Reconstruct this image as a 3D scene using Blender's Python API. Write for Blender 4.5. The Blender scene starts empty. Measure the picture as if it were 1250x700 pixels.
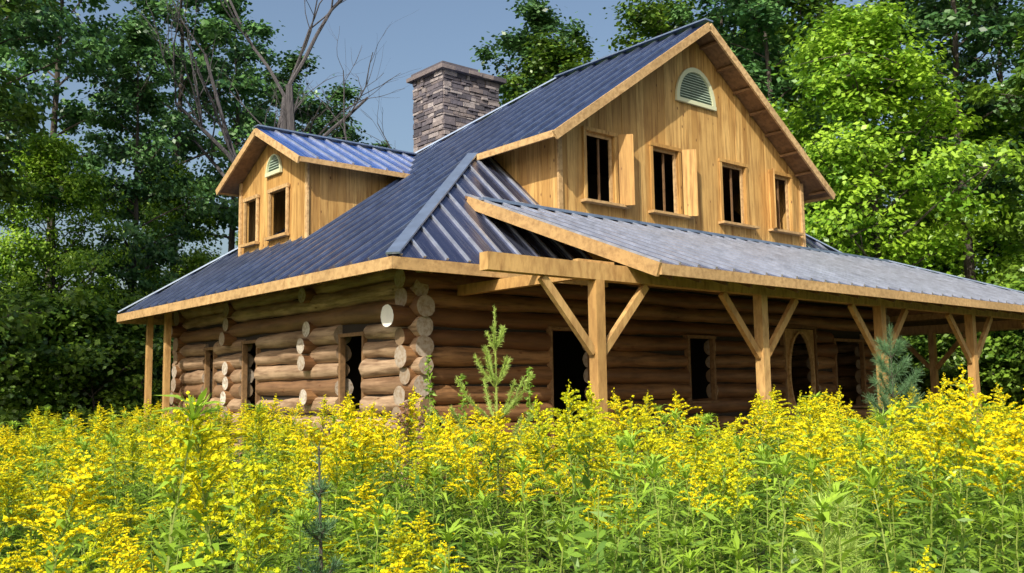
import bpy, math, random
import numpy as np
from mathutils import Vector, Matrix
random.seed(7)
R = np.random.RandomState(11)
scene = bpy.context.scene

# ------------------------------------------------------------------ helpers
def nrm(v):
    v = np.asarray(v, float)
    return v/np.maximum(np.linalg.norm(v, axis=-1, keepdims=True), 1e-9)

class MB:
    def __init__(s):
        s.v=[]; s.f=[]; s.n=0
    def add(s, verts, faces, mat=0, tint=0.5):
        verts=np.asarray(verts,float).reshape(-1,3); faces=np.asarray(faces,int)
        if faces.ndim==1: faces=faces.reshape(1,-1)
        m=len(faces)
        t=np.full(m,tint,float) if np.isscalar(tint) else np.asarray(tint,float)
        s.v.append(verts); s.f.append((faces+s.n, np.full(m,mat) if np.isscalar(mat) else mat, t)); s.n+=len(verts)
    def packed(s):
        V=np.concatenate(s.v); out=[]
        for k in sorted(set(f.shape[1] for f,_,_ in s.f)):
            g=[x for x in s.f if x[0].shape[1]==k]
            out.append((np.concatenate([x[0] for x in g]),np.concatenate([x[1] for x in g]),np.concatenate([x[2] for x in g])))
        return V,out
    def merge(s,pk,M,off,dt=0.0):
        V,out=pk; n0=s.n
        s.v.append(V@M.T+off); s.n+=len(V)
        for f,m,t in out: s.f.append((f+n0,m,np.clip(t+dt,0,1)))
    def mesh(s, name, mats, smooth=()):
        me=bpy.data.meshes.new(name)
        V=np.concatenate(s.v)
        loops=np.concatenate([f.ravel() for f,_,_ in s.f])
        tot=np.concatenate([np.full(len(f),f.shape[1]) for f,_,_ in s.f])
        mi=np.concatenate([m for f,m,_ in s.f])
        ti=np.concatenate([t for _,_,t in s.f])
        start=np.concatenate([[0],np.cumsum(tot)[:-1]])
        me.vertices.add(len(V)); me.vertices.foreach_set('co',V.ravel())
        me.loops.add(len(loops)); me.loops.foreach_set('vertex_index',loops.astype(np.int32))
        me.polygons.add(len(tot)); me.polygons.foreach_set('loop_start',start.astype(np.int32))
        me.polygons.foreach_set('material_index',mi.astype(np.int32))
        if smooth:
            me.polygons.foreach_set('use_smooth',np.isin(mi,list(smooth)))
        else:
            me.polygons.foreach_set('use_smooth',np.zeros(len(tot),bool))
        me.update(calc_edges=True)
        a=me.attributes.new('tint','FLOAT','FACE'); a.data.foreach_set('value',ti.astype(np.float32))
        for m in mats: me.materials.append(m)
        return me
    def obj(s, name, mats, parent=None, smooth=(), link=True):
        me=s.mesh(name,mats,smooth)
        o=bpy.data.objects.new(name,me)
        if link: scene.collection.objects.link(o)
        if parent: o.parent=parent
        return o

BOXF=[[0,3,2,1],[4,5,6,7],[0,1,5,4],[1,2,6,5],[2,3,7,6],[3,0,4,7]]
def beam(mb,p,q,w,h,mat=0,tint=None,up=(0,0,1)):
    p=np.array(p,float); q=np.array(q,float)
    d=nrm(q-p); upv=np.array(up,float)
    l=np.cross(d,upv)
    if np.linalg.norm(l)<1e-4: l=np.cross(d,[1,0,0])
    l=nrm(l); u=np.cross(l,d)
    a=l*w/2; b=u*h/2
    V=[p-a-b,p+a-b,p+a+b,p-a+b,q-a-b,q+a-b,q+a+b,q-a+b]
    if tint is None: tint=random.random()
    mb.add(V,BOXF,mat,tint)
def box(mb,x0,x1,y0,y1,z0,z1,mat=0,tint=None):
    if tint is None: tint=random.random()
    V=[(x0,y0,z0),(x1,y0,z0),(x1,y1,z0),(x0,y1,z0),(x0,y0,z1),(x1,y0,z1),(x1,y1,z1),(x0,y1,z1)]
    mb.add(V,BOXF,mat,tint)
def tube(mb,pts,rad,sides=8,mat=0,tint=0.5,caps=True,capmat=None,jit=0,captint=None):
    pts=np.array(pts,float); rad=np.array(rad,float); n=len(pts)
    tg=nrm(np.gradient(pts,axis=0))
    ref=np.array([0,0,1.0]) if abs(tg[:,2]).mean()<0.8 else np.array([1.0,0,0])
    l=nrm(np.cross(tg,ref)); u=np.cross(l,tg)
    an=np.linspace(0,2*np.pi,sides,endpoint=False)
    rr=rad[:,None]*(1+(R.randn(n,sides)*jit if jit else 0))
    V=pts[:,None]+rr[...,None]*(np.cos(an)[None,:,None]*l[:,None]+np.sin(an)[None,:,None]*u[:,None])
    i=np.arange(n-1)[:,None]; j=np.arange(sides)[None]; j2=(j+1)%sides
    F=np.stack([i*sides+j,(i+1)*sides+j+0*i,(i+1)*sides+j2,i*sides+j2],-1).reshape(-1,4)
    mb.add(V.reshape(-1,3),F,mat,tint)
    if caps:
        cm=mat if capmat is None else capmat; ct=tint if captint is None else captint
        mb.add(V[0],np.arange(sides)[None],cm,ct); mb.add(V[-1],np.arange(sides)[::-1][None],cm,ct)

# ------------------------------------------------------------------ materials
def newmat(name):
    m=bpy.data.materials.new(name); m.use_nodes=True
    nt=m.node_tree; nt.nodes.clear()
    out=nt.nodes.new('ShaderNodeOutputMaterial'); b=nt.nodes.new('ShaderNodeBsdfPrincipled')
    nt.links.new(b.outputs[0],out.inputs[0])
    return m,nt,b,out
def N(nt,t,**k):
    n=nt.nodes.new(t)
    for a,v in k.items(): setattr(n,a,v)
    return n
def mixc(nt,fac,a,b,blend='MIX'):
    n=N(nt,'ShaderNodeMix',data_type='RGBA',blend_type=blend)
    for sock,val in ((0,fac),(6,a),(7,b)):
        if hasattr(val,'is_linked'): nt.links.new(val,n.inputs[sock])
        elif sock==0: n.inputs[0].default_value=val
        else: n.inputs[sock].default_value=(*val,1)
    return n.outputs[2]
def noise(nt,scale=(1,1,1),sc=5,detail=5,rough=.6,coord='Object'):
    tc=N(nt,'ShaderNodeTexCoord'); mp=N(nt,'ShaderNodeMapping'); mp.inputs['Scale'].default_value=scale
    nt.links.new(tc.outputs[coord],mp.inputs[0])
    n=N(nt,'ShaderNodeTexNoise'); n.inputs['Scale'].default_value=sc; n.inputs['Detail'].default_value=detail; n.inputs['Roughness'].default_value=rough
    nt.links.new(mp.outputs[0],n.inputs[0])
    return n.outputs[0]
def ramp(nt,inp,p0,p1,c0=(0,0,0),c1=(1,1,1)):
    r=N(nt,'ShaderNodeValToRGB'); r.color_ramp.elements[0].position=p0; r.color_ramp.elements[1].position=p1
    r.color_ramp.elements[0].color=(*c0,1); r.color_ramp.elements[1].color=(*c1,1)
    nt.links.new(inp,r.inputs[0]); return r.outputs[0]
def tintn(nt):
    a=N(nt,'ShaderNodeAttribute',attribute_name='tint'); return a.outputs['Fac']
def bump(nt,b,h,st,dist=.02):
    n=N(nt,'ShaderNodeBump'); n.inputs['Strength'].default_value=st; n.inputs['Distance'].default_value=dist
    nt.links.new(h,n.inputs['Height']); nt.links.new(n.outputs[0],b.inputs['Normal'])

def wood(name,c0,c1,dark,scale,rough=.7,knots=True,bst=.3,stain=.55,kz=2.6):
    m,nt,b,o=newmat(name)
    base=mixc(nt,tintn(nt),c0,c1)
    n1=noise(nt,scale,6,6)
    col=mixc(nt,ramp(nt,n1,.42,.72),base,dark)
    n2=noise(nt,(1,1,1),.9,4)
    col=mixc(nt,ramp(nt,n2,.35,.75,(.0,.0,.0),(stain,)*3),col,tuple(x*.45 for x in c0))
    if knots:
        tc=N(nt,'ShaderNodeTexCoord'); v=N(nt,'ShaderNodeTexVoronoi'); v.inputs['Scale'].default_value=kz
        mp=N(nt,'ShaderNodeMapping'); mp.inputs['Scale'].default_value=[ .8 if s<1 else 1.6 for s in scale]
        nt.links.new(tc.outputs['Object'],mp.inputs[0]); nt.links.new(mp.outputs[0],v.inputs[0])
        col=mixc(nt,ramp(nt,v.outputs['Distance'],.05,.11,(.9,.9,.9),(0,0,0)),col,(.12,.04,.012))
    nt.links.new(col,b.inputs['Base Color']); b.inputs['Roughness'].default_value=rough
    bump(nt,b,n1,bst)
    return m
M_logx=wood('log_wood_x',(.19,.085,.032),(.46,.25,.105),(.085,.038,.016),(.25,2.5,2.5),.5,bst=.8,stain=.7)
M_logy=wood('log_wood_y',(.27,.15,.075),(.80,.60,.40),(.13,.068,.034),(2.5,.25,2.5),.5,bst=.8,stain=.7)  # side-wall logs: cream sun highlights put into the wood colour
M_end=wood('log_cut_end',(.22,.14,.075),(.90,.86,.76),(.26,.17,.09),(3,3,3),knots=False,stain=.2)
M_side=wood('pine_siding',(.50,.275,.075),(.76,.48,.165),(.28,.13,.03),(3,3,.22),stain=.42,kz=3.2)
M_trim=wood('pine_trim',(.56,.35,.14),(.72,.49,.24),(.32,.18,.07),(2,2,2),knots=False)
M_post=wood('porch_timber',(.54,.31,.10),(.66,.42,.16),(.32,.16,.05),(2,2,.6),knots=False)
M_raf=wood('rafter_wood',(.22,.12,.05),(.34,.20,.09),(.13,.07,.03),(2,2,2),knots=False)

def simple(name,c,r=.6,metal=0,var=0,sc=4):
    m,nt,b,o=newmat(name)
    if var:
        n=noise(nt,(1,1,1),sc,5)
        col=mixc(nt,ramp(nt,n,.3,.7),tuple(x*(1-var) for x in c),tuple(min(1,x*(1+var)) for x in c))
        nt.links.new(col,b.inputs['Base Color'])
    else: b.inputs['Base Color'].default_value=(*c,1)
    b.inputs['Roughness'].default_value=r; b.inputs['Metallic'].default_value=metal
    return m
def metalroof(name,sc,c0,c1,streak=(.34,.36,.44),amt=.45,metal=.75):
    m,nt,b,o=newmat(name)
    n=noise(nt,(1,1,1),1.3,6); n2=noise(nt,sc,3,5)
    col=mixc(nt,ramp(nt,n,.3,.7),c0,c1)
    col=mixc(nt,ramp(nt,n2,.46,.75,(0,0,0),(amt,)*3),col,streak)
    nt.links.new(col,b.inputs['Base Color'])
    b.inputs['Metallic'].default_value=metal
    r=ramp(nt,n2,.25,.75,(.14,.14,.14),(.36,.36,.36)); nt.links.new(r,b.inputs['Roughness'])
    bump(nt,b,n,.12,.05)
    return m
M_roofx=metalroof('metal_roofing_side',(.25,5,.25),(.025,.045,.14),(.055,.085,.22),(.14,.18,.30),.4)  # same metal darkened, shade put into the side slopes' colour
M_roofy=metalroof('metal_roofing_front',(5,.25,.25),(.06,.075,.16),(.12,.14,.25),(.32,.34,.42),.5)  # sunlight put into the colour: paler base, streaks for sun glints and dirt
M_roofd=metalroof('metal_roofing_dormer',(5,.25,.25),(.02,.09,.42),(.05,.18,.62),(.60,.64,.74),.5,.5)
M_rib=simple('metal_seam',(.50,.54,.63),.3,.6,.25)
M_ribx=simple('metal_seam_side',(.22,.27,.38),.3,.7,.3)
M_cap=simple('metal_ridge_cap',(.32,.40,.54),.35,.7,.15)
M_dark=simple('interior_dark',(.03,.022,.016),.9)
M_vent=simple('painted_vent',(.50,.62,.50),.6)
M_found=simple('foundation',(.25,.23,.21),.9,0,.25)
M_fresh=simple('fresh_cut_log',(.88,.86,.80),.6,0,.06)

def stone():
    m,nt,b,o=newmat('chimney_stone')
    t=tintn(nt); r=N(nt,'ShaderNodeValToRGB'); cr=r.color_ramp
    cr.elements[0].color=(.06,.055,.07,1); cr.elements[1].color=(.44,.39,.38,1)
    e=cr.elements.new(.35); e.color=(.14,.125,.15,1); e=cr.elements.new(.7); e.color=(.24,.195,.185,1)
    nt.links.new(t,r.inputs[0]); n=noise(nt,(1,1,1),9,6)
    col=mixc(nt,ramp(nt,n,.35,.75,(0,0,0),(.6,.6,.6)),r.outputs[0],(.08,.072,.078))
    nt.links.new(col,b.inputs['Base Color']); b.inputs['Roughness'].default_value=.85; bump(nt,b,n,.7,.03)
    return m
M_stone=stone(); M_mortar=simple('mortar',(.12,.11,.10),.95,0,.2)

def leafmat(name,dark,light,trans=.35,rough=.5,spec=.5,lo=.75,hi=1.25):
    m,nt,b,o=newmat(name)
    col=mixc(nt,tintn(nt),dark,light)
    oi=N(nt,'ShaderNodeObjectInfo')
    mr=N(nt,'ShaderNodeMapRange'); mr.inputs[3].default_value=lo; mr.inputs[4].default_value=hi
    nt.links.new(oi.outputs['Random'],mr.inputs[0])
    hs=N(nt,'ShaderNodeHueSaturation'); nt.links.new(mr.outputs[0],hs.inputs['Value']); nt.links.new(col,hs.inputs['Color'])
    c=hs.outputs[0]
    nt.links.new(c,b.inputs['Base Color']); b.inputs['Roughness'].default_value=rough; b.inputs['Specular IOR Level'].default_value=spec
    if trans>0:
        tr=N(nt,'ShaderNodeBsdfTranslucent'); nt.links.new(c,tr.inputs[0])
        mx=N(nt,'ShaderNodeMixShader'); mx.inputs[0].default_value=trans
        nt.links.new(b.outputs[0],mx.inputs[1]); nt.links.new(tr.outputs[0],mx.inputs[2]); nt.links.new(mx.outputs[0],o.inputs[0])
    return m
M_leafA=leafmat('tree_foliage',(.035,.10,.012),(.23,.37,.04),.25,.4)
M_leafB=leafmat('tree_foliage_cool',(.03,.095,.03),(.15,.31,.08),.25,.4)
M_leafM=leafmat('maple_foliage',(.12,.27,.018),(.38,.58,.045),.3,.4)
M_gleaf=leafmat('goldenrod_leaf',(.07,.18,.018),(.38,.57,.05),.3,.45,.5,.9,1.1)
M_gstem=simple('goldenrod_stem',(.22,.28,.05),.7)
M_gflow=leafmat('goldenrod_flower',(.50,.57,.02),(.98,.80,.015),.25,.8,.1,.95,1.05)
M_weed=leafmat('weed_leaf',(.05,.14,.02),(.24,.40,.045),.3,.45,.5,.9,1.1)
M_pine=leafmat('pine_needles',(.06,.15,.07),(.19,.33,.14),.2)
M_pinel=leafmat('pine_new_growth',(.24,.38,.07),(.50,.62,.14),.3)
M_pink=leafmat('seed_head',(.25,.13,.09),(.42,.26,.18),.3)
def bark(name,c0,c1):
    m,nt,b,o=newmat(name); n=noise(nt,(4,4,.7),5,6)
    nt.links.new(mixc(nt,ramp(nt,n,.3,.7),c0,c1),b.inputs['Base Color']); b.inputs['Roughness'].default_value=.9; bump(nt,b,n,.8,.04); return m
M_bark=bark('tree_bark',(.035,.028,.022),(.12,.10,.08))
M_dead=bark('dead_wood',(.045,.042,.048),(.12,.11,.115))

# ------------------------------------------------------------------ camera
F_PX=1165.0; PITCH=math.radians(6.37); ROLL=math.radians(-.8); CZ=1.6
cam=bpy.data.cameras.new('camera'); co=bpy.data.objects.new('camera',cam); scene.collection.objects.link(co)
cam.sensor_width=36; cam.lens=36*F_PX/1250; cam.clip_end=1500
co.matrix_world=Matrix.Translation((0,0,CZ))@Matrix.Rotation(math.pi/2+PITCH,4,'X')@Matrix.Rotation(ROLL,4,'Z')
scene.camera=co

# ------------------------------------------------------------------ light
az=math.radians(200); el=math.radians(37)
sd=Vector((math.sin(az)*math.cos(el),math.cos(az)*math.cos(el),math.sin(el)))
w=bpy.data.worlds.new('World'); scene.world=w; w.use_nodes=True; wt=w.node_tree; wt.nodes.clear()
sky=wt.nodes.new('ShaderNodeTexSky'); sky.sky_type='NISHITA'; sky.sun_disc=False
sky.sun_elevation=el; sky.sun_rotation=az; sky.air_density=1.2; sky.dust_density=4.5; sky.ozone_density=1.8
bg=wt.nodes.new('ShaderNodeBackground'); bg.inputs[1].default_value=.145
wo=wt.nodes.new('ShaderNodeOutputWorld'); wt.links.new(sky.outputs[0],bg.inputs[0]); wt.links.new(bg.outputs[0],wo.inputs[0])
sl=bpy.data.lights.new('sun','SUN'); sl.energy=5.0; sl.angle=math.radians(.5); sl.color=(1,.94,.82)
so=bpy.data.objects.new('sun',sl); scene.collection.objects.link(so); so.rotation_euler=sd.to_track_quat('Z','Y').to_euler()
scene.view_settings.view_transform='Standard'; scene.view_settings.look='None'; scene.view_settings.exposure=0

# ------------------------------------------------------------------ ground
def ground():
    mb=MB(); n=121
    xs=np.sign(np.linspace(-1,1,n))*np.abs(np.linspace(-1,1,n))**2.2*400
    X,Y=np.meshgrid(xs,xs+20,indexing='ij'); d=np.hypot(X,Y-20)
    Z=np.where(d>60,np.sin(X*.03)*np.cos(Y*.025)*(d-60)*.02,0)
    V=np.stack([X,Y,Z],-1).reshape(-1,3)
    i,j=np.meshgrid(np.arange(n-1),np.arange(n-1),indexing='ij')
    F=np.stack([i*n+j,(i+1)*n+j,(i+1)*n+j+1,i*n+j+1],-1).reshape(-1,4)
    mb.add(V,F)
    m,nt,b,o=newmat('meadow_ground')
    a=noise(nt,(1,1,1),.6,6); c=noise(nt,(1,1,1),18,6)
    col=mixc(nt,ramp(nt,a,.35,.65),(.035,.06,.015),(.06,.095,.02)); col=mixc(nt,ramp(nt,c,.45,.7),col,(.07,.06,.03))
    nt.links.new(col,b.inputs['Base Color']); b.inputs['Roughness'].default_value=1; bump(nt,b,c,1,.1)
    mb.obj('ground',[m],smooth=(0,))
ground()

# ------------------------------------------------------------------ house (local frame x=a along front, y=b along side)
E=(-1.637,13.0); ANG=math.radians(40.4)
house=bpy.data.objects.new('log_house',None); scene.collection.objects.link(house)
house.location=(E[0],E[1],0); house.rotation_euler=(0,0,ANG)
ca,sa=math.cos(ANG),math.sin(ANG)
def to_house(x,y):
    dx=x-E[0]; dy=y-E[1]; return dx*ca+dy*sa, -dx*sa+dy*ca
SL=.687; ZE=3.5; AC=8.12; AW=16.24
zl=lambda a,b: ZE+SL*a
zr=lambda a,b: ZE+SL*(AW-a)
HB=2.98; KF=(SL*3.76)/HB
zf=lambda a,b: ZE+KF*b
PB=-2.62; ZP=3.3; SP=.385
zp=lambda a,b: ZP+SP*(b-PB)
PA=19.5
zq=lambda a,b: ZP+SP*(PA-a)
zb=lambda a,b: ZE+(SL*AC)/6.0*(11.2-b)

def clipline(poly,axis,val):
    o=1-axis; hits=[]
    for i in range(len(poly)):
        p,q=poly[i],poly[(i+1)%len(poly)]
        if (p[axis]-val)*(q[axis]-val)<0:
            t=(val-p[axis])/(q[axis]-p[axis]); hits.append(p[o]+t*(q[o]-p[o]))
    return (min(hits),max(hits)) if len(hits)>=2 else None
def panel(mb,poly,zfn,slope,th=.07,sp=.40,off=.145,mt=None):
    n=len(poly)
    ar=sum(poly[i][0]*poly[(i+1)%n][1]-poly[(i+1)%n][0]*poly[i][1] for i in range(n))
    if ar<0: poly=poly[::-1]
    T=[(p[0],p[1],zfn(*p)) for p in poly]; B=[(p[0],p[1],zfn(*p)-th) for p in poly]
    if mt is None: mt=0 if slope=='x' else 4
    mb.add(T,np.arange(n)[None],mt); mb.add(B,np.arange(n)[::-1][None],2,.5)
    for i in range(n):
        j=(i+1)%n; mb.add([B[i],B[j],T[j],T[i]],[[0,1,2,3]],2,.5)
    fixed=1 if slope=='x' else 0
    if slope=='x': sp=.48
    lo=min(p[fixed] for p in poly); hi=max(p[fixed] for p in poly)
    k=math.ceil((lo-off)/sp)
    while off+k*sp<hi:
        v=off+k*sp; k+=1
        h=clipline(poly,fixed,v)
        if not h or h[1]-h[0]<.08: continue
        if slope=='x': P=(h[0]+.01,v,0);Q=(h[1]-.01,v,0)
        else: P=(v,h[0]+.01,0);Q=(v,h[1]-.01,0)
        P=(P[0],P[1],zfn(P[0],P[1])+.014);Q=(Q[0],Q[1],zfn(Q[0],Q[1])+.014)
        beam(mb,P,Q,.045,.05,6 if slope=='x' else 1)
    return T
roof=MB()
hb_at=lambda a: 11.2-6*(a/AC)
panel(roof,[(3.76,.7),(AC,.7),(AC,5.2),(3.76,hb_at(3.76))],zl,'x')
panel(roof,[(0,0),(3.76,HB),(3.76,hb_at(3.76)),(0,11.2)],zl,'x')
panel(roof,[(AC,.7),(AW-3.76,.7),(AW-3.76,hb_at(3.76)),(AC,5.2)],zr,'x')
panel(roof,[(AW-3.76,HB),(AW,0),(AW,11.2),(AW-3.76,hb_at(3.76))],zr,'x')
panel(roof,[(0,0),(4.32,0),(4.32,HB),(3.76,HB)],zf,'y')
panel(roof,[(AW-4.32,0),(AW,0),(AW-3.76,HB),(AW-4.32,HB)],zf,'y')
panel(roof,[(0,11.2),(AC,5.2),(AW,11.2)],zb,'y')
PR=2.5
panel(roof,[(PR,PB),(PA,PB),(15.7,1.19),(PR,1.19)],zp,'y',.09)
panel(roof,[(PR,1.19),(4.30,1.19),(4.30,1.6),(PR,1.6)],zp,'y',.05)
panel(roof,[(PA,PB),(PA,11),(15.7,11),(15.7,1.19)],zq,'x',.09)
DR=7.18; DZ=7.15; DE=5.3; DS=.516
zd1=lambda a,b: DZ-DS*(DR-b)
zd2=lambda a,b: DZ-DS*(b-DR)
DE2=2*DR-DE
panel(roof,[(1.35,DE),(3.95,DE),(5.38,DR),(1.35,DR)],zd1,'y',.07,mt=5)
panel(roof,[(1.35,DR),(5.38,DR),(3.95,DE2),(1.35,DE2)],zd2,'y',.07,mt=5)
def cap(p,q,w=.18):
    beam(roof,(p[0],p[1],p[2]+.04),(q[0],q[1],q[2]+.04),w,.03,3)
cap((0,0,ZE),(3.76,HB,zl(3.76,0)),.20); cap((AC,.68,zl(AC,0)),(AC,5.2,zl(AC,0)),.26)
cap((AC,5.2,zl(AC,0)),(0,11.2,ZE)); cap((AC,5.2,zl(AC,0)),(AW,11.2,ZE)); cap((AW,0,ZE),(AW-3.76,HB,zl(3.76,0)))
cap((15.7,1.19,zp(0,1.19)),(PA,PB,ZP)); cap((1.33,DR,DZ),(5.38,DR,DZ),.2)
beam(roof,(PR,1.17,zp(0,1.19)+.03),(15.7,1.17,zp(0,1.19)+.03),.12,.05,3)
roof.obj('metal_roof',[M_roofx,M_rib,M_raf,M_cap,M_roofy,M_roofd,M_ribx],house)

# fascia & trim
tr=MB()
def fas(p,q,h=.2,w=.04,dz=0): beam(tr,(p[0],p[1],p[2]-.06-h/2+.05+dz),(q[0],q[1],q[2]-.06-h/2+.05+dz),w,h)
fas((-.022,-.04,ZE),(-.022,11.24,ZE),.17); fas((0,-.022,ZE),(4.2,-.022,ZE),.17)
fas((0,11.22,ZE),(AW,11.22,ZE)); fas((AW+.022,0,ZE),(AW+.022,11.2,ZE))
zr0=zl(AC,0); ze=zl(3.76,0)
for s in (1,-1):
    e=(AC-s*(AC-3.74),.678,ze-.014); fas(e,(AC,.678,zr0),.16,.045)
    fas((AC-s*(AC-3.738),.70,ze),(AC-s*(AC-3.738),HB-.05,ze),.12)
fas((1.328,DE-.02,zd1(0,DE)),(1.328,DR,DZ),.14); fas((1.328,DE2+.02,zd1(0,DE)),(1.328,DR,DZ),.14)
fas((1.35,DE-.022,zd1(0,DE)),(3.9,DE-.022,zd1(0,DE)),.10); fas((1.35,DE2+.022,zd1(0,DE)),(3.9,DE2+.022,zd1(0,DE)),.10)
fas((PR-.022,PB-.02,ZP+.01),(PR-.022,1.5,zp(0,1.5)+.01),.19,.05)
fas((PR,PB-.024,ZP),(PA,PB-.024,ZP),.15,.04); fas((PA+.024,PB,ZP),(PA+.024,11,ZP),.2)
tr.obj('fascia_trim',[M_trim],house)

# rafters
rf=MB()
a=PR+.35
while a<PA-.3:
    b0=PB+.05; b1=1.1
    if a>15.7: b1=PB+ (PA-a)*1.0
    if b1-b0>.3: beam(rf,(a,b0,zp(0,b0)-.09-.07),(a,b1,zp(0,b1)-.09-.07),.05,.13)
    a+=.6
b=.4
while b<11.1:
    a1=min(1.35,b*3.76/HB-.15,(11.2-b)*AC/6-.1)
    if a1>.2: beam(rf,(.03,b,zl(.03,0)-.15),(a1,b,zl(a1,0)-.15),.05,.14)
    b+=.6
a=.7
while a<4.2:
    b1=min(1.05,a*HB/3.76-.15)
    if b1>.2: beam(rf,(a,.03,zf(0,.03)-.16),(a,b1,zf(0,b1)-.16),.05,.14)
    a+=.6
for s in (1,-1):
    for k in range(8):
        aa=3.95+k*.55; zz=zl(aa,0)-.13; am=AC-s*(AC-aa)
        beam(rf,(am,.71,zz),(am,1.17,zz),.09,.05)
rf.obj('rafters',[M_raf],house)

# porch posts, beams, braces
po=MB(); BY=-2.0; zbm=3.20
beam(po,(0,BY,zbm),(PA-.4,BY,zbm),.16,.22)
beam(po,(PA-.6,BY,zbm),(PA-.6,10.8,zbm),.16,.22)
for a in (1.93,5.63,9.31,12.99,16.67,18.9):
    box(po,a-.08,a+.08,BY-.08,BY+.08,0,zbm-.111)
    for s in (-1,1):
        if a>18 and s==1: continue
        beam(po,(a+s*.085,BY,2.12),(a+s*.98,BY,zbm-.13),.08,.11)
for b in (1.7,5.4,9.1):
    box(po,PA-.68,PA-.52,b-.08,b+.08,0,zbm-.111)
    for s in (-1,1): beam(po,(PA-.6,b+s*.085,2.12),(PA-.6,b+s*.98,zbm-.13),.08,.11)
beam(po,(1.93,BY+.085,zbm+.02),(1.93,1.0,zbm+.02),.12,.16)
beam(po,(1.75,BY+.2,zbm+.16),(2.45,BY+.2,zbm+.16),.10,.06)
beam(po,(1.2,-.9,3.36),(2.4,-.9,3.36),.06,.10)
for b in (9.9,11.0): box(po,.56,.68,b-.06,b+.06,0,3.62)
po.obj('porch_frame',[M_post],house)
fl=MB(); box(fl,1.3,18.9,-2.2,.95,.18,.30); box(fl,15.4,18.9,.96,10.8,.18,.30)
fl.obj('porch_floor',[M_raf],house)

# log walls
def intervals(s0,s1,ops,z,r):
    segs=[(s0,s1)]
    for (o0,o1,z0,z1) in ops:
        if z+r*.6>z0 and z-r*.6<z1:
            ns=[]
            for (x,y) in segs:
                if o1<=x or o0>=y: ns.append((x,y)); continue
                if o0>x: ns.append((x,o0))
                if o1<y: ns.append((o1,y))
            segs=ns
    return segs
def logwall(mb,axis,fixed,s0,s1,zstart,n,ops,mat,prot=.16):
    for i in range(n):
        z=zstart+i*.30; r=.146
        e0=s0-prot-random.random()*.22; e1=s1+.25+random.random()*.2
        tt=random.random(); big=(prot>.15 and axis=='x' and fixed<2 and i==8)
        if big: e0=s0-.52
        for (x,y) in intervals(e0,e1,ops,z,r):
            L=y-x; k=max(3,int(L/.45)+2); t=np.linspace(x,y,k)
            off=np.cumsum(R.randn(k))*.011; zo=np.cumsum(R.randn(k))*.006
            rad=r*(1+R.randn(k)*.055+np.linspace(.12,-.12,k)*random.choice((-1,1)))
            first=big and x==e0
            if first: rad[0]=.175
            P=np.stack([t,fixed+off,z+zo],-1) if axis=='x' else np.stack([fixed+off,t,z+zo],-1)
            tube(mb,P,rad,14,mat,min(1,max(0,tt+random.uniform(-.2,.2))),True,3 if first else 2,jit=.028,captint=random.random()*.45)
A0,B0,A1,B1=1.22,1.22,15.02,10.4
front_ops=[(3.92,4.97,.3,2.67),(7.6,8.45,1.4,2.63),(10.85,12.15,.9,2.95),(12.9,14.2,1.2,2.7)]
left_ops=[(2.58,3.38,1.35,2.58),(6.5,7.2,.3,2.65),(8.55,9.05,1.2,2.6)]
lg=MB()
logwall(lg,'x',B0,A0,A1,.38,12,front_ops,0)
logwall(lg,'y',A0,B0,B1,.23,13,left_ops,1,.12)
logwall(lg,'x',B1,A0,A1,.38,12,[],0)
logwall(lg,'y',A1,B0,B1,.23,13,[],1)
for bb in (4.35,7.75):
    for i in range(12):
        z=.38+i*.3
        if i%2==0 or random.random()<.35:
            tube(lg,[(A0-.18-random.random()*.14,bb,z),(A0+.3,bb,z)],[.14,.14],12,0,random.random(),True,2,captint=random.random()*.8)
lg.obj('log_walls',[M_logx,M_logy,M_end,M_fresh],house,smooth=(0,1))
bk=MB()
def sheet(mb,axis,fixed,s0,s1,z0,z1,ops,mat=0,th=.05):
    xs=sorted(set([s0,s1]+[o for op in ops for o in op[:2]])); 
    for x,y in zip(xs[:-1],xs[1:]):
        m=(x+y)/2; cuts=[(z0,z1)]
        for o in ops:
            if o[0]<m<o[1]:
                ns=[]
                for (p,q) in cuts:
                    if o[2]>p: ns.append((p,min(q,o[2])))
                    if o[3]<q: ns.append((max(p,o[3]),q))
                cuts=ns
        for (p,q) in cuts:
            if axis=='x': box(mb,x,y,fixed-th/2,fixed+th/2,p,q,mat)
            else: box(mb,fixed-th/2,fixed+th/2,x,y,p,q,mat)
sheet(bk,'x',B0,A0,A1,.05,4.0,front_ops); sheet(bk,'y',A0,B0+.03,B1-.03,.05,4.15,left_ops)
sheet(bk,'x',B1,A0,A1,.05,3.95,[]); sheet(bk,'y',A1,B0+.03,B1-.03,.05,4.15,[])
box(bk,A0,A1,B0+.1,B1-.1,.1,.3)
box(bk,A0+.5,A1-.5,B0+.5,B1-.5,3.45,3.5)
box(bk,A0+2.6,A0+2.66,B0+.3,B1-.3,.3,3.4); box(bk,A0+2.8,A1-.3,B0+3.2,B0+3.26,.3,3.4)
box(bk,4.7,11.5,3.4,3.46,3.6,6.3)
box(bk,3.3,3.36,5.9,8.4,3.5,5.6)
bk.obj('inner_walls',[M_dark],house)
fd=MB(); 
box(fd,A0-.12,A1+.12,B0-.12,B0+.12,0,.2); box(fd,A0-.12,A0+.12,B0+.12,B1,0,.1)
fd.obj('foundation',[M_found],house)

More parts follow.
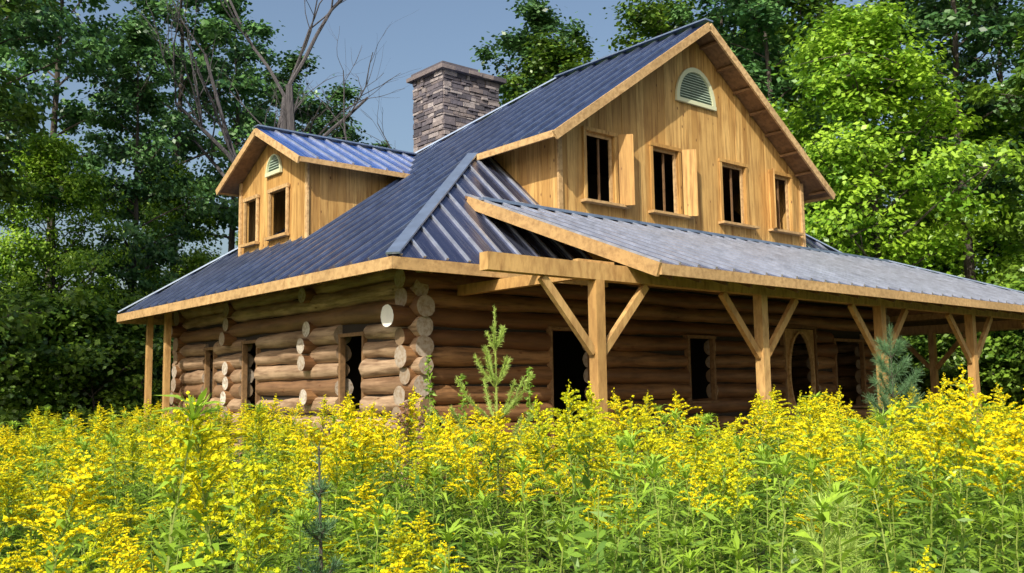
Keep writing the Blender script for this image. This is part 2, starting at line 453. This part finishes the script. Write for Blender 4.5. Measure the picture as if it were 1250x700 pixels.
fr=MB()
def frame(mb,axis,fixed,o,out,w=.08,d=.10):
    s0,s1,z0,z1=o
    def P(s,z): return (s,fixed+out,z) if axis=='x' else (fixed+out,s,z)
    upv=(0,1,0) if axis=='x' else (1,0,0)
    beam(mb,P(s0+w/2,z0),P(s0+w/2,z1),w,d,up=upv); beam(mb,P(s1-w/2,z0),P(s1-w/2,z1),w,d,up=upv)
    beam(mb,P(s0-.03,z1+w/2+.001),P(s1+.03,z1+w/2+.001),d+.02,w)
    beam(mb,P(s0-.03,z0-w/2-.001),P(s1+.03,z0-w/2-.001),d+.06,w*.7)
for o in front_ops: frame(fr,'x',B0,(o[0],o[1],max(o[2],.4),o[3]),-.08,.06)
for o in left_ops: frame(fr,'y',A0,(o[0],o[1],max(o[2],.4),o[3]),-.05,.06)
ac=(10.85+12.15)/2; zc=1.93; na=36
ov=[(ac+.47*math.cos(t),zc+.93*math.sin(t)) for t in np.linspace(0,2*math.pi,na+1)]
def rectpt(t):
    c,s=math.cos(t),math.sin(t); k=min(.60/max(abs(c),1e-6),1.0/max(abs(s),1e-6)); return (ac+c*k,zc+s*k)
rc=[rectpt(t) for t in np.linspace(0,2*math.pi,na+1)]
for i in range(na):
    p,q,r1,r0=ov[i],ov[i+1],rc[i+1],rc[i]
    fr.add([(p[0],B0-.09,p[1]),(q[0],B0-.09,q[1]),(r1[0],B0-.09,r1[1]),(r0[0],B0-.09,r0[1])],[[0,1,2,3]],1,.3)
    beam(fr,(p[0],B0-.11,p[1]),(q[0],B0-.11,q[1]),.05,.08,1,.9,up=(0,1,0))
fr.obj('opening_frames',[M_raf,M_trim],house)

sd_=MB()
def boards(mb,axis,fixed,sgn,s0,s1,zlo,zhi,ops,bw=.21,th=.03):
    base=list(np.arange(s0,s1,bw))+[s1]
    for o in ops: base=[x for x in base if not(abs(x-o[0])<.06 or abs(x-o[1])<.06)]+[o[0],o[1]]
    base=sorted(set(base))
    for x,y in zip(base[:-1],base[1:]):
        m=(x+y)/2; g=.003; t=random.random(); dj=random.random()*.010
        segs=[(None,None)]
        for o in ops:
            if o[0]<m<o[1]: segs=[(None,o[2]),(o[3],None)]
        for (p,q) in segs:
            l0=zlo(x) if p is None else p; l1=zlo(y) if p is None else p
            h0=zhi(x) if q is None else q; h1=zhi(y) if q is None else q
            if h0<=l0+.01 and h1<=l1+.01: continue
            h0=max(h0,l0+.005); h1=max(h1,l1+.005)
            f0=fixed+sgn*dj; f1=fixed-sgn*th
            pts=[]
            for (s,l,h) in ((x+g,l0,h0),(y-g,l1,h1)):
                for f in (f0,f1):
                    for z in (l,h): pts.append((s,f,z) if axis=='x' else (f,s,z))
            mb.add(pts,[[0,1,5,4],[2,6,7,3],[0,2,3,1],[4,5,7,6],[1,3,7,5],[0,4,6,2]],0,t)
GW=1.2
up_ops=[(4.97,5.72,5.08,6.38),(6.80,7.58,5.08,6.38),(8.98,9.80,5.10,6.38),(10.75,11.5,5.12,6.38)]
boards(sd_,'x',GW,-1,4.30,11.94,lambda s:4.0,lambda s:zr0-SL*abs(s-AC)-.09,up_ops)
boards(sd_,'y',4.32,-1,GW+.04,HB+.05,lambda s:zf(0,s)-.15,lambda s:6.36,[])
boards(sd_,'y',11.92,1,GW+.04,HB+.05,lambda s:zf(0,s)-.15,lambda s:6.36,[])
DA=1.75; db0,db1=5.66,8.70
d_ops=[(6.50,7.22,4.88,5.82),(7.86,8.40,4.88,5.82)]
zdr=lambda s: DZ-DS*abs(s-DR)-.08
boards(sd_,'y',DA,-1,db0,db1,lambda s:zl(DA,0)-.1,zdr,d_ops,.18)
boards(sd_,'x',db0,-1,DA+.03,3.9,lambda s:zl(s,0)-.1,lambda s:max(zdr(db0),zl(s,0)-.05),[],.2)
boards(sd_,'x',db1,1,DA+.03,3.9,lambda s:zl(s,0)-.1,lambda s:max(zdr(db1),zl(s,0)-.05),[],.2)
sd_.obj('board_siding',[M_side],house)

wf=MB()
for i,o in enumerate(up_ops):
    s0,s1,z0,z1=o
    y=GW-.035
    for s in (s0-.035,s1+.035): box(wf,s-.035,s+.035,y-.02,y+.02,z0-.0,z1,1)
    box(wf,s0-.08,s1+.08,y-.03,y+.02,z1+.002,z1+.07,1); box(wf,s0-.14,s1+.30,y-.12,y+.05,z0-.05,z0-.002)
    box(wf,s0,s0+.06,GW+.03,GW+.07,z0,z1); box(wf,s1-.06,s1,GW+.03,GW+.07,z0,z1)
    box(wf,s0+.061,s1-.061,GW+.03,GW+.06,z1-.06,z1)
    mx_=s0+(s1-s0)*.62; box(wf,mx_-.02,mx_+.02,GW+.10,GW+.13,z0,z1-.061,2,0)
    hs={0:1,1:1,2:1,3:-1}[i]
    hx=s1+.075 if hs==1 else s0-.075
    an=math.radians(50); L=.28
    ex=hx+hs*math.cos(an)*L; ey=y-.04-math.sin(an)*L
    if i!=2:
        beam(wf,((hx+ex)/2,(y-.04+ey)/2,z0-.02),((hx+ex)/2,(y-.04+ey)/2,z1+.04),L,.03,1,None,up=(ey-(y-.04),-(ex-hx),0))
for s in (4.30,11.94):
    box(wf,s-.05,s+.05,GW-.055,GW-.012,4.1,6.3)
for o in d_ops:
    s0,s1,z0,z1=o; x=DA-.04
    for s in (s0-.035,s1+.035): box(wf,x-.03,x+.01,s-.035,s+.035,z0,z1)
    box(wf,x-.04,x+.01,s0-.09,s1+.09,z1+.002,z1+.08); box(wf,x-.09,x+.01,s0-.1,s1+.1,z0-.06,z0-.002)
box(wf,DA-.055,DA-.012,db0-.04,db0+.05,zl(DA,0)-.05,zdr(db0)); box(wf,DA-.055,DA-.012,db1-.05,db1+.04,zl(DA,0)-.05,zdr(db1))
wf.obj('window_frames',[M_trim,M_side,M_raf],house)

vt=MB()
def vent(mb,axis,fixed,c,r,z,tall=1.15):
    def P(s,zz,o): return (s,fixed-o,zz) if axis=='x' else (fixed-o,s,zz)
    n=20; A=np.linspace(0,math.pi,n)
    out=[(c-r*math.cos(t),z+r*tall*math.sin(t)) for t in A]; inn=[(c-r*.84*math.cos(t),z+.06+r*.84*(tall-.06)*math.sin(t)) for t in A]
    for i in range(n-1):
        V=[P(*out[i],.06),P(*out[i+1],.06),P(*inn[i+1],.06),P(*inn[i],.06),P(*out[i],.012),P(*out[i+1],.012),P(*inn[i+1],.012),P(*inn[i],.012)]
        mb.add(V,[[0,1,2,3],[0,4,5,1],[3,2,6,7]],1)
    s0,s1=c-r,c+r
    if axis=='x': box(mb,s0,s1,fixed-.07,fixed-.012,z-.03,z+.05,1)
    else: box(mb,fixed-.07,fixed-.012,s0,s1,z-.03,z+.05,1)
    zz=z+.08
    while zz<z+r*.84*tall:
        q=(zz-z-.06)/(r*.84*(tall-.06)); h=r*.84*math.sqrt(max(0,1-q*q))-.01
        if h>.05:
            a0=P(c-h,zz,.018);b0=P(c+h,zz,.018);a1=P(c-h,zz-.03,.05);b1=P(c+h,zz-.03,.05)
            mb.add([a0,b0,b1,a1],[[0,1,2,3]],0)
        zz+=.055
    mb.add([P(*p,.015) for p in inn],np.arange(n)[None],2)
vent(vt,'x',GW-.006,8.2,.64,7.48,1.2)
vent(vt,'y',DA-.006,7.1,.34,6.22,1.2)
vt.obj('gable_vents',[M_vent,simple('vent_trim',(.62,.64,.42),.6),simple('vent_shadow',(.16,.2,.17),.8)],house)

# chimney
ch=MB(); cx0,cy0,cw,cd=6.18,7.21,1.75,1.25; zt=9.45
box(ch,cx0+.05,cx0+cw-.05,cy0+.05,cy0+cd-.05,0,zt,1)
z=5.6
while z<zt-.05:
    h=random.choice((.05,.07,.09,.12)); h=min(h,zt-z)
    for side in range(4):
        Lg=cw if side%2==0 else cd; s=0
        while s<Lg-.01:
            l=min(random.uniform(.10,.42),Lg-s); 
            if Lg-s-l<.1: l=Lg-s
            pr=random.uniform(0,.05); g=.008; a,b=s+g,s+l-g; z0,z1=z+g,z+h-g*random.uniform(.3,1.5)
            if side==0: box(ch,cx0+a,cx0+b,cy0-pr,cy0+.12,z0,z1)
            if side==1: box(ch,cx0-pr,cx0+.12,cy0+a,cy0+b,z0,z1)
            if side==2: box(ch,cx0+a,cx0+b,cy0+cd-.12,cy0+cd+pr,z0,z1)
            if side==3: box(ch,cx0+cw-.12,cx0+cw+pr,cy0+a,cy0+b,z0,z1)
            s+=l
    z+=h
for k in range(5):
    x0=cx0-.14+k*(cw+.28)/5
    box(ch,x0+.005,x0+(cw+.28)/5-.005,cy0-.14-random.random()*.04,cy0+cd+.14,zt+.001,zt+.09+random.random()*.03)
box(ch,cx0-.05,cx0+cw*.6,cy0-.05,cy0+cd+.05,zt+.125,zt+.20)
ch.obj('stone_chimney',[M_stone,M_mortar],house)

# ------------------------------------------------------------------ foliage
def leafquads(mb,C,Nn,L,W,mat,tint,rs):
    n=len(C); d=nrm(rs.randn(n,3)*[1,1,.6]); Nn=nrm(Nn); d=nrm(d-(d*Nn).sum(1,keepdims=True)*Nn); w=np.cross(Nn,d)
    s=(.7+.6*rs.rand(n,1)); L=L*s; W=W*s
    V=np.stack([C-d*L/2,C+w*W/2+d*L*.05,C+d*L/2,C-w*W/2+d*L*.05],1).reshape(-1,3)
    F=np.arange(n*4).reshape(n,4)
    mb.add(V,F,mat,tint)
def make_tree(name,seed,H,cr,base,nl,leafmat_,L=.2,per=130,trunk=.22,clr=.75,link=False,spread=1.0):
    rs=np.random.RandomState(seed); mb=MB()
    k=9; t=np.linspace(0,1,k); wob=np.cumsum(rs.randn(k,2),0)*.012*H*.6; wob[0]=0
    TP=np.concatenate([wob,(t*H)[:,None]],1); TR=trunk*(1-t*.9)
    tube(mb,TP,TR,8,0,.5)
    cen=[];
    for i in range(nl):
        f=base+(0.98-base)*((i+rs.rand())/nl); z=f*H
        p0=np.array([np.interp(f,t,TP[:,0]),np.interp(f,t,TP[:,1]),z])
        g=(f-base)/(1-base); prof=math.sin(math.pi*min(1,(g*.78+.2)))**.7
        ln=cr*prof*rs.uniform(.55,1.15)*spread; a=i*2.399+rs.randn()*.4; up=rs.uniform(.15,.7)+g*.5
        d=np.array([math.cos(a),math.sin(a),up]); d/=np.linalg.norm(d)
        m=5; q=np.linspace(0,1,m)[:,None]; P=p0+d*ln*q+np.array([0,0,-.10*ln])*q**2+np.cumsum(rs.randn(m,3)*.05*ln*.5,0)*q
        tube(mb,P,np.linspace(max(.02,np.interp(f,t,TR)*.45),.012,m),5,0,.5,False)
        for j in range(7):
            u=rs.uniform(.3,1.05); c0=P[0]+(P[-1]-P[0])*min(u,1); 
            c=c0+rs.randn(3)*[.28,.28,.18]*ln*.55
            if rs.rand()<.6: tube(mb,[c0,(c0+c)/2+rs.randn(3)*.05,c],[.03,.018,.008],4,0,.5,False)
            cen.append(c)
        cen.append(P[-1])
    for c in np.array(cen):
        if rs.rand()<.08: continue
        n=int(per*rs.uniform(.5,1.5)); r=clr*rs.uniform(.6,1.3)
        o=rs.randn(n,3)*[.5,.5,.26]*r
        out=nrm((c-[0,0,H*(base+.3)])*[1,1,.5])
        Nn=rs.randn(n,3)*.5+[0,0,.65]+out*.45+nrm(o)*.35
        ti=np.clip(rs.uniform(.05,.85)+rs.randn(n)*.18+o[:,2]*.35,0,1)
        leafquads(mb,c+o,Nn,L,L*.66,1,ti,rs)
    return mb.obj(name,[M_bark,leafmat_],link=link)
TA=make_tree('broadleaf_a',1,20,4.4,.22,32,M_leafA,.25,88,clr=.72)
TB=make_tree('broadleaf_b',2,20,3.6,.30,30,M_leafB,.24,82,clr=.66)
TC=make_tree('broadleaf_c',3,20,5.0,.15,36,M_leafA,.26,92,clr=.8)
TD=make_tree('broadleaf_d',4,20,3.2,.40,24,M_leafB,.23,62,clr=.6)
TM=make_tree('maple',5,14,5.0,.12,40,M_leafM,.21,150,clr=.85)
TS=make_tree('shrub',6,3.2,1.9,.05,16,M_leafA,.15,90,trunk=.05,clr=.5)

def px(pxx,Y): return (pxx-625)/1172*Y
def place(src,name,pxx,Y,H,hs,rot=None,wid=1.0):
    o=bpy.data.objects.new(name,src.data); scene.collection.objects.link(o)
    s=H/hs; o.location=(px(pxx,Y),Y,-.05); o.scale=(s*wid,s*wid,s); o.rotation_euler=(0,0,random.uniform(0,6.28) if rot is None else rot)
    return o
for (s,p,Y,H,wd) in [(TC,-120,20,14,1),(TD,-30,25,16,1),(TD,60,30,19,.9),(TB,140,28,13,.9),(TD,215,34,19,1.),(TD,285,38,18,1.),(TD,350,42,17,1.1),(TD,405,45,16.5,1.1),
                  (TB,470,48,14,1.1),(TA,530,50,12,1.2),
                  (TB,650,44,20,1),(TA,730,42,18,1.1),(TC,820,46,21,1),(TD,890,40,21,1),(TB,935,36,20,1),(TC,1000,42,21,1.),(TA,1130,40,20,1),(TD,1200,33,20,1.1),(TB,1270,38,21,1),(TA,1330,29,17,1),(TC,1450,28,18,1)]:
    place(s,'broadleaf_tree',p,Y,H,20,None,wd)
place(TM,'maple_tree',1075,31,13.6,14,.6,.95); place(TM,'maple_tree',1225,36,12.5,14,2.6,.95)
place(TM,'maple_tree',655,46,17,14,2,.75); place(TM,'maple_tree',55,26,8.5,14,1,.75); place(TM,'maple_tree',950,45,19,14,4,.8)
place(TM,'maple_tree',190,33,9.5,14,3,.8)
def dead(name,seed,loc,H,lean):
    rs=np.random.RandomState(seed); mb=MB()
    def br(p,d,l,r,dep):
        n=6; P=[np.array(p)]; dd=np.array(d,float)
        for i in range(n): dd=nrm(dd+rs.randn(3)*.13+[0,0,.04]); P.append(P[-1]+dd*l/n)
        tube(mb,P,np.linspace(r,r*.45,n+1),6 if dep<2 else 4,0,.5,False)
        if dep>=4: return
        for i in range(rs.randint(3,5) if dep<3 else 2):
            u=rs.randint(2,n+1); a=rs.uniform(0,6.28); s=rs.uniform(.5,.95)
            nd=nrm(dd+np.array([math.cos(a)*s*1.2,math.sin(a)*s*.8,rs.uniform(-.1,.5)]))
            br(P[u],nd,l*rs.uniform(.4,.68),r*(1-.55*u/n)*.6,dep+1)
    br((0,0,0),(lean,0,1),H*.62,.26,0)
    o=mb.obj(name,[M_dead]); o.location=loc; return o
dead('dead_tree',21,(px(405,30),30,0),19,-.05)
dead('dead_tree',25,(px(335,31),31,0),20,-.03)
dead('dead_tree',28,(px(430,33),33,0),17,.05)

def scatter(name,pts,rot,scl,idx,objs):
    col=bpy.data.collections.new(name+'_sources')
    for i,o in enumerate(objs): col.objects.link(o)
    order=sorted(range(len(objs)),key=lambda i:objs[i].name); inv={k:j for j,k in enumerate(order)}
    idx=np.array([inv[i] for i in idx])
    me=bpy.data.meshes.new(name); me.vertices.add(len(pts)); me.vertices.foreach_set('co',np.asarray(pts,float).ravel()); me.update()
    a=me.attributes.new('rot','FLOAT_VECTOR','POINT'); a.data.foreach_set('vector',np.asarray(rot,np.float32).ravel())
    a=me.attributes.new('scl','FLOAT_VECTOR','POINT'); a.data.foreach_set('vector',np.asarray(scl,np.float32).ravel())
    a=me.attributes.new('idx','INT','POINT'); a.data.foreach_set('value',idx.astype(np.int32))
    o=bpy.data.objects.new(name,me); scene.collection.objects.link(o)
    g=bpy.data.node_groups.new(name,'GeometryNodeTree')
    g.interface.new_socket('Geometry',in_out='INPUT',socket_type='NodeSocketGeometry'); g.interface.new_socket('Geometry',in_out='OUTPUT',socket_type='NodeSocketGeometry')
    gi=g.nodes.new('NodeGroupInput'); go=g.nodes.new('NodeGroupOutput'); ip=g.nodes.new('GeometryNodeInstanceOnPoints'); ci=g.nodes.new('GeometryNodeCollectionInfo')
    ci.inputs['Collection'].default_value=col; ci.inputs['Separate Children'].default_value=True; ci.inputs['Reset Children'].default_value=True
    def na(n,t):
        x=g.nodes.new('GeometryNodeInputNamedAttribute'); x.data_type=t; x.inputs['Name'].default_value=n; return x.outputs[0]
    L=g.links
    L.new(gi.outputs[0],ip.inputs['Points']); L.new(ci.outputs[0],ip.inputs['Instance']); ip.inputs['Pick Instance'].default_value=True
    L.new(na('idx','INT'),ip.inputs['Instance Index']); L.new(na('rot','FLOAT_VECTOR'),ip.inputs['Rotation']); L.new(na('scl','FLOAT_VECTOR'),ip.inputs['Scale'])
    L.new(ip.outputs[0],go.inputs[0])
    md=o.modifiers.new('scatter','NODES'); md.node_group=g
    return o

P=[];S=[];I=[];Rt=[]
rs=np.random.RandomState(5)
for row,(Y,hm) in enumerate([(50,15),(62,18)]):
    x=-1.0*Y
    while x<1.0*Y:
        pxx=x/Y*1172+625; h=hm*rs.uniform(.8,1.2)
        if 440<pxx<620: h=min(h,Y*.22*rs.uniform(.8,1.1))
        elif pxx<=440 : h*=rs.uniform(.4,.75)
        yy=Y+rs.uniform(-3,3); P.append((x,yy,-.1)); s=h/20; S.append((s*1.2,s*1.2,s)); I.append(rs.randint(0,3)); Rt.append((0,0,rs.uniform(0,6.28))); x+=rs.uniform(4,6.5)
scatter('distant_forest',P,Rt,S,I,[TA,TB,TC])
P=[];S=[];I=[];Rt=[]
for k in range(330):
    if k<120: pxx=rs.uniform(-300,130); Y=rs.uniform(24,36)
    elif k<240: pxx=rs.uniform(1050,1500); Y=rs.uniform(25,40)
    else: pxx=rs.uniform(-100,1300); Y=rs.uniform(38,50)
    x=px(pxx,Y); a_,b_=to_house(x,Y)
    if -2.0<a_<21.5 and -4.5<b_<13.5: continue
    s=rs.uniform(.6,1.4); P.append((x,Y,-.05)); S.append((s,s,s)); I.append(0); Rt.append((0,0,rs.uniform(0,6.28)))
scatter('undergrowth',P,Rt,S,I,[TS])

# ------------------------------------------------------------------ goldenrod
def goldenrod(seed,flower=1.0):
    rs=np.random.RandomState(seed); mb=MB(); H=1.0
    k=9; t=np.linspace(0,1,k); lean=rs.randn(2)*.05; nod=rs.uniform(0,6.28); na_=rs.uniform(.0,.07) if flower>0 else .01
    bend=np.clip((t-.72)/.28,0,1)**2
    SP_=np.stack([lean[0]*t**2+rs.randn(k)*.003+math.cos(nod)*na_*bend,lean[1]*t**2+rs.randn(k)*.003+math.sin(nod)*na_*bend,t*H],-1)
    tube(mb,SP_,.0055*(1-t*.7),4,0,.5,False)
    at=lambda f: np.array([np.interp(f,t,SP_[:,i]) for i in range(3)])
    ftop=.75 if flower>0 else 1.0
    n=64
    for i in range(n):
        f=.25+(ftop-.15)*i/n; p=at(f); a=i*2.4+rs.randn()*.3; L=rs.uniform(.09,.15)*(1.1-.4*f); W=L*.12
        e=rs.uniform(.0,.85); d=np.array([math.cos(a)*math.cos(e),math.sin(a)*math.cos(e),math.sin(e)]); w_=np.array([-math.sin(a),math.cos(a),rs.randn()*.3])
        p1=p+d*L*.5; p2=p+d*L*.95+np.array([0,0,-.45*L*rs.rand()])
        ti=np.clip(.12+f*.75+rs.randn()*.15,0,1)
        mb.add([p-w_*W*.25,p+w_*W*.25,p1+w_*W*.6,p1-w_*W*.6],[[0,1,2,3]],1,ti)
        mb.add([p1-w_*W*.6,p1+w_*W*.6,p2],[[0,1,2]],1,min(1,ti+.08))
    if flower>0:
        base=rs.uniform(.25,.9)
        nb=int(18*flower)+4; side=nod
        for i in range(nb):
            g=i/nb; f=ftop-.03+(1-ftop)*g; p=at(f); a=i*2.4+rs.randn()*.4; L=(.165*(1-g)**1.0+.022)*rs.uniform(.55,1.3)
            m=6; P=[p]
            for j in range(1,m+1):
                u=j/m; P.append(p+np.array([math.cos(a)*L*u*.85+math.cos(side)*.02*u,math.sin(a)*L*u*.85+math.sin(side)*.02*u,L*(1.2*u-.75*u*u)+.01]))
            P=np.array(P); tube(mb,P,np.linspace(.0016,.001,m+1),3,0,.5,False)
            nf=int(50*L/.12)+6; u=(.12+.88*rs.rand(nf))*(m-1e-3); ii=u.astype(int); fr_=(u-ii)[:,None]
            wdt=(.0075*(1-u/m*.7))[:,None]
            C=P[ii]*(1-fr_)+P[np.minimum(ii+1,m)]*fr_+rs.randn(nf,3)*wdt*[.8,.8,.6]+[0,0,.006]
            bt=base+rs.uniform(-.2,.2)
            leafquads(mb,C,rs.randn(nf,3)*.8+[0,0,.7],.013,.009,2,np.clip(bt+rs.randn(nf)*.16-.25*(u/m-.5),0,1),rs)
            if rs.rand()<.7:
                c=P[rs.randint(0,2)]; leafquads(mb,c[None],rs.randn(1,3)+[0,0,.6],.055,.010,1,.8,rs)
        nf=46; q=rs.rand(nf,1); C=at(.90)*(1-q)+(at(1.0)+[0,0,.02])*q+rs.randn(nf,3)*.005+[0,0,.01]; leafquads(mb,C,rs.randn(nf,3),.012,.008,2,np.clip(base+rs.randn(nf)*.15,0,1),rs)
    else:
        for q in range(14):
            a=q*2.4; e=.6+.6*rs.rand(); L=.07; d=np.array([math.cos(a)*math.cos(e),math.sin(a)*math.cos(e),math.sin(e)]); p=at(.97); w_=np.array([-math.sin(a),math.cos(a),0])*.005
            mb.add([p-w_,p+w_,p+d*L],[[0,1,2]],1,.9)
    return mb.packed()
def weed(seed):
    rs=np.random.RandomState(seed); mb=MB()
    for s in range(4):
        b=rs.randn(2)*.05; l=rs.randn(2)*.16; k=6; t=np.linspace(0,1,k); H=rs.uniform(.6,.95)
        SPp=np.stack([b[0]+l[0]*t,b[1]+l[1]*t,t*H],-1); tube(mb,SPp,.005*(1-t*.7),3,0,.5,False)
        n=60; f=rs.uniform(.2,1,n); C=np.stack([np.interp(f,t,SPp[:,i]) for i in range(3)],-1)+rs.randn(n,3)*[.05,.05,.02]
        leafquads(mb,C,rs.randn(n,3)*.6+[0,0,.8],.085,.022,3,np.clip(f*.7+rs.randn(n)*.15,0,1),rs)
    return mb.packed()
GP=[goldenrod(30+i,[1,1.3,.7,1.1,.5,.9,0,0,0][i]) for i in range(9)]
WP=[weed(60+i) for i in range(3)]
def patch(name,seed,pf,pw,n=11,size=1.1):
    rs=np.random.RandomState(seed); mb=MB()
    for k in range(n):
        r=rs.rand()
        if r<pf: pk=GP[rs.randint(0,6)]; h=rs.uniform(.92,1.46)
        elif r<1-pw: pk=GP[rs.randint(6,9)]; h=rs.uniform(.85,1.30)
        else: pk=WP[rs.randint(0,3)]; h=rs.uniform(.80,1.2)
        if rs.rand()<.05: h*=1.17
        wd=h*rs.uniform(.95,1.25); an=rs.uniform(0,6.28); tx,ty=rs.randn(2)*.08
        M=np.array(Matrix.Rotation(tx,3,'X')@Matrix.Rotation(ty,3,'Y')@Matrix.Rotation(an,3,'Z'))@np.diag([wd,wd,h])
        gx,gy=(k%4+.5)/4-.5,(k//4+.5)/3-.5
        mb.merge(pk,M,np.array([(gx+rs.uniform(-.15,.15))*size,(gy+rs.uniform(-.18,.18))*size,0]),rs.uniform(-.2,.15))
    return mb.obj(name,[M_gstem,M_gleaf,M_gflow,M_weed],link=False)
PT=[patch('goldenrod_patch_a%d'%i,100+i,.64,.06) for i in range(5)]+[patch('goldenrod_patch_b%d'%i,120+i,.42,.10) for i in range(5)]+[patch('goldenrod_patch_c%d'%i,140+i,.2,.22) for i in range(4)]
P=[];S=[];I=[];Rt=[]
rs=np.random.RandomState(9)
def fld(x,y): return (math.sin(x*.9+1.3)*math.cos(y*.7+.4)+.7*math.sin(x*2.3+y*1.7)+.5*math.sin(x*4.1-y*3.1))/1.3
def inhouse(x,y,m=.25):
    a_,b_=to_house(x,y)
    return (1.0-m<a_<20 and -2.15-m<b_<12) 
Y=3.7
while Y<26:
    st=.98 if Y<11 else (1.25 if Y<16 else 1.6)
    X=-(.60*Y+2.5)
    while X<.60*Y+2.5:
        x=X+rs.uniform(-.15,.15); y=Y+rs.uniform(-.15,.15); X+=st
        if inhouse(x,y,.7): continue
        n_=fld(x,y)+rs.randn()*.3+(.5 if x<-.5 else -.1)
        i=rs.randint(0,5) if n_>.25 else (rs.randint(5,10) if n_>-.65 else rs.randint(10,14))
        sc=rs.uniform(.86,1.12)+.07*fld(x*.7+3,y*.6)
        if x<-1.0: sc*=.96
        P.append((x,y,0)); S.append((1.05,1.05,sc)); I.append(i); Rt.append((0,0,rs.uniform(0,6.28)))
    Y+=st*.95
scatter('goldenrod_field',P,Rt,S,I,PT)

# ------------------------------------------------------------------ pine saplings and odd tall weeds
def pine(name,seed,loc,H,n_wh,bl,nlen,mat,up=.9,z0=.2,npm=120):
    rs=np.random.RandomState(seed); mb=MB()
    tube(mb,[(0,0,0),(rs.randn()*.01,rs.randn()*.01,H*.5),(0,0,H)],[.016,.010,.004],6,0,.5)
    def needles(p,q,n,Ln):
        p=np.array(p);q=np.array(q); u=rs.rand(n,1); C=p+(q-p)*u; d=nrm(q-p)
        dr=nrm(rs.randn(n,3)*.6+d*.9); w_=nrm(np.cross(dr,rs.randn(n,3)))*.0018
        Lr=Ln*rs.uniform(.7,1.1,(n,1))
        V=np.stack([C-w_,C+w_,C+dr*Lr+w_*.5,C+dr*Lr-w_*.5],1).reshape(-1,3)
        mb.add(V,np.arange(n*4).reshape(n,4),1,np.clip(rs.rand(n)*.6+.2,0,1))
    for i in range(n_wh):
        g=i/max(1,n_wh-1); z=H*(z0+(.84-z0)*g); nb=5
        for j in range(nb):
            a=j*2*math.pi/nb+rs.randn()*.3+i; L=bl*(1-.70*g)*rs.uniform(.75,1.15); e=up*(.5+.6*g)
            d=np.array([math.cos(a)*math.cos(e),math.sin(a)*math.cos(e),math.sin(e)]); p=np.array([0,0,z]); m_=p+d*L*.55; q=m_+nrm(d+[0,0,.5])*L*.45
            tube(mb,[p,m_,q],[.007,.005,.003],4,0,.5,False)
            needles(p+(m_-p)*.35,m_,int(npm*L*.8),nlen); needles(m_,q,int(npm*L),nlen)
    needles((0,0,H*.45),(0,0,H),int(npm*H*.6),nlen*.8)
    o=mb.obj(name,[M_bark if mat is not M_pinel else M_gstem,mat]); o.location=loc; return o
def at(pxx,Y,z=0): return (px(pxx,Y),Y,z)
pine('pine_sapling',1,at(603,8),2.32,4,.66,.04,M_pinel,1.0,.45,420)
pine('pine_sapling',2,at(1088,12.2),2.35,7,.75,.12,M_pine,.7,.2,420)
pine('pine_sapling',3,at(388,4.3),1.38,5,.18,.06,M_pine,.7,.3,300)
pine('pine_sapling',4,at(1005,4.2),1.22,4,.30,.09,M_pinel,.7,.4,380)
def stalk(name,seed,loc,H,mat):
    rs=np.random.RandomState(seed); mb=MB()
    t=np.linspace(0,1,8); SPp=np.stack([.04*np.sin(t*3+seed),.03*t,t*H],-1); tube(mb,SPp,.008*(1-t*.7),5,0,.5,False)
    for i in range(46):
        f=.3+.7*i/46; p=np.array([np.interp(f,t,SPp[:,k]) for k in range(3)]); a=i*2.4; n=9
        C=p+np.array([math.cos(a),math.sin(a),.2])*rs.rand(n,1)*.13*(1.2-f)+rs.randn(n,3)*.01
        leafquads(mb,C,rs.randn(n,3)+[0,0,.5],.05,.016,1,np.clip(rs.rand(n),0,1),rs)
    o=mb.obj(name,[M_gstem,mat]); o.location=loc; return o
stalk('tall_weed',1,at(524,8.5),1.95,M_gleaf)
stalk('dried_weed',2,at(498,9),1.55,M_pink); stalk('dried_weed',3,at(515,8.6),1.45,M_pink); stalk('dried_weed',7,at(487,8.8),1.45,M_pink)
stalk('tall_weed',5,at(640,9),1.85,M_gleaf)
stalk('tall_weed',6,at(560,9.3),1.8,M_gleaf)
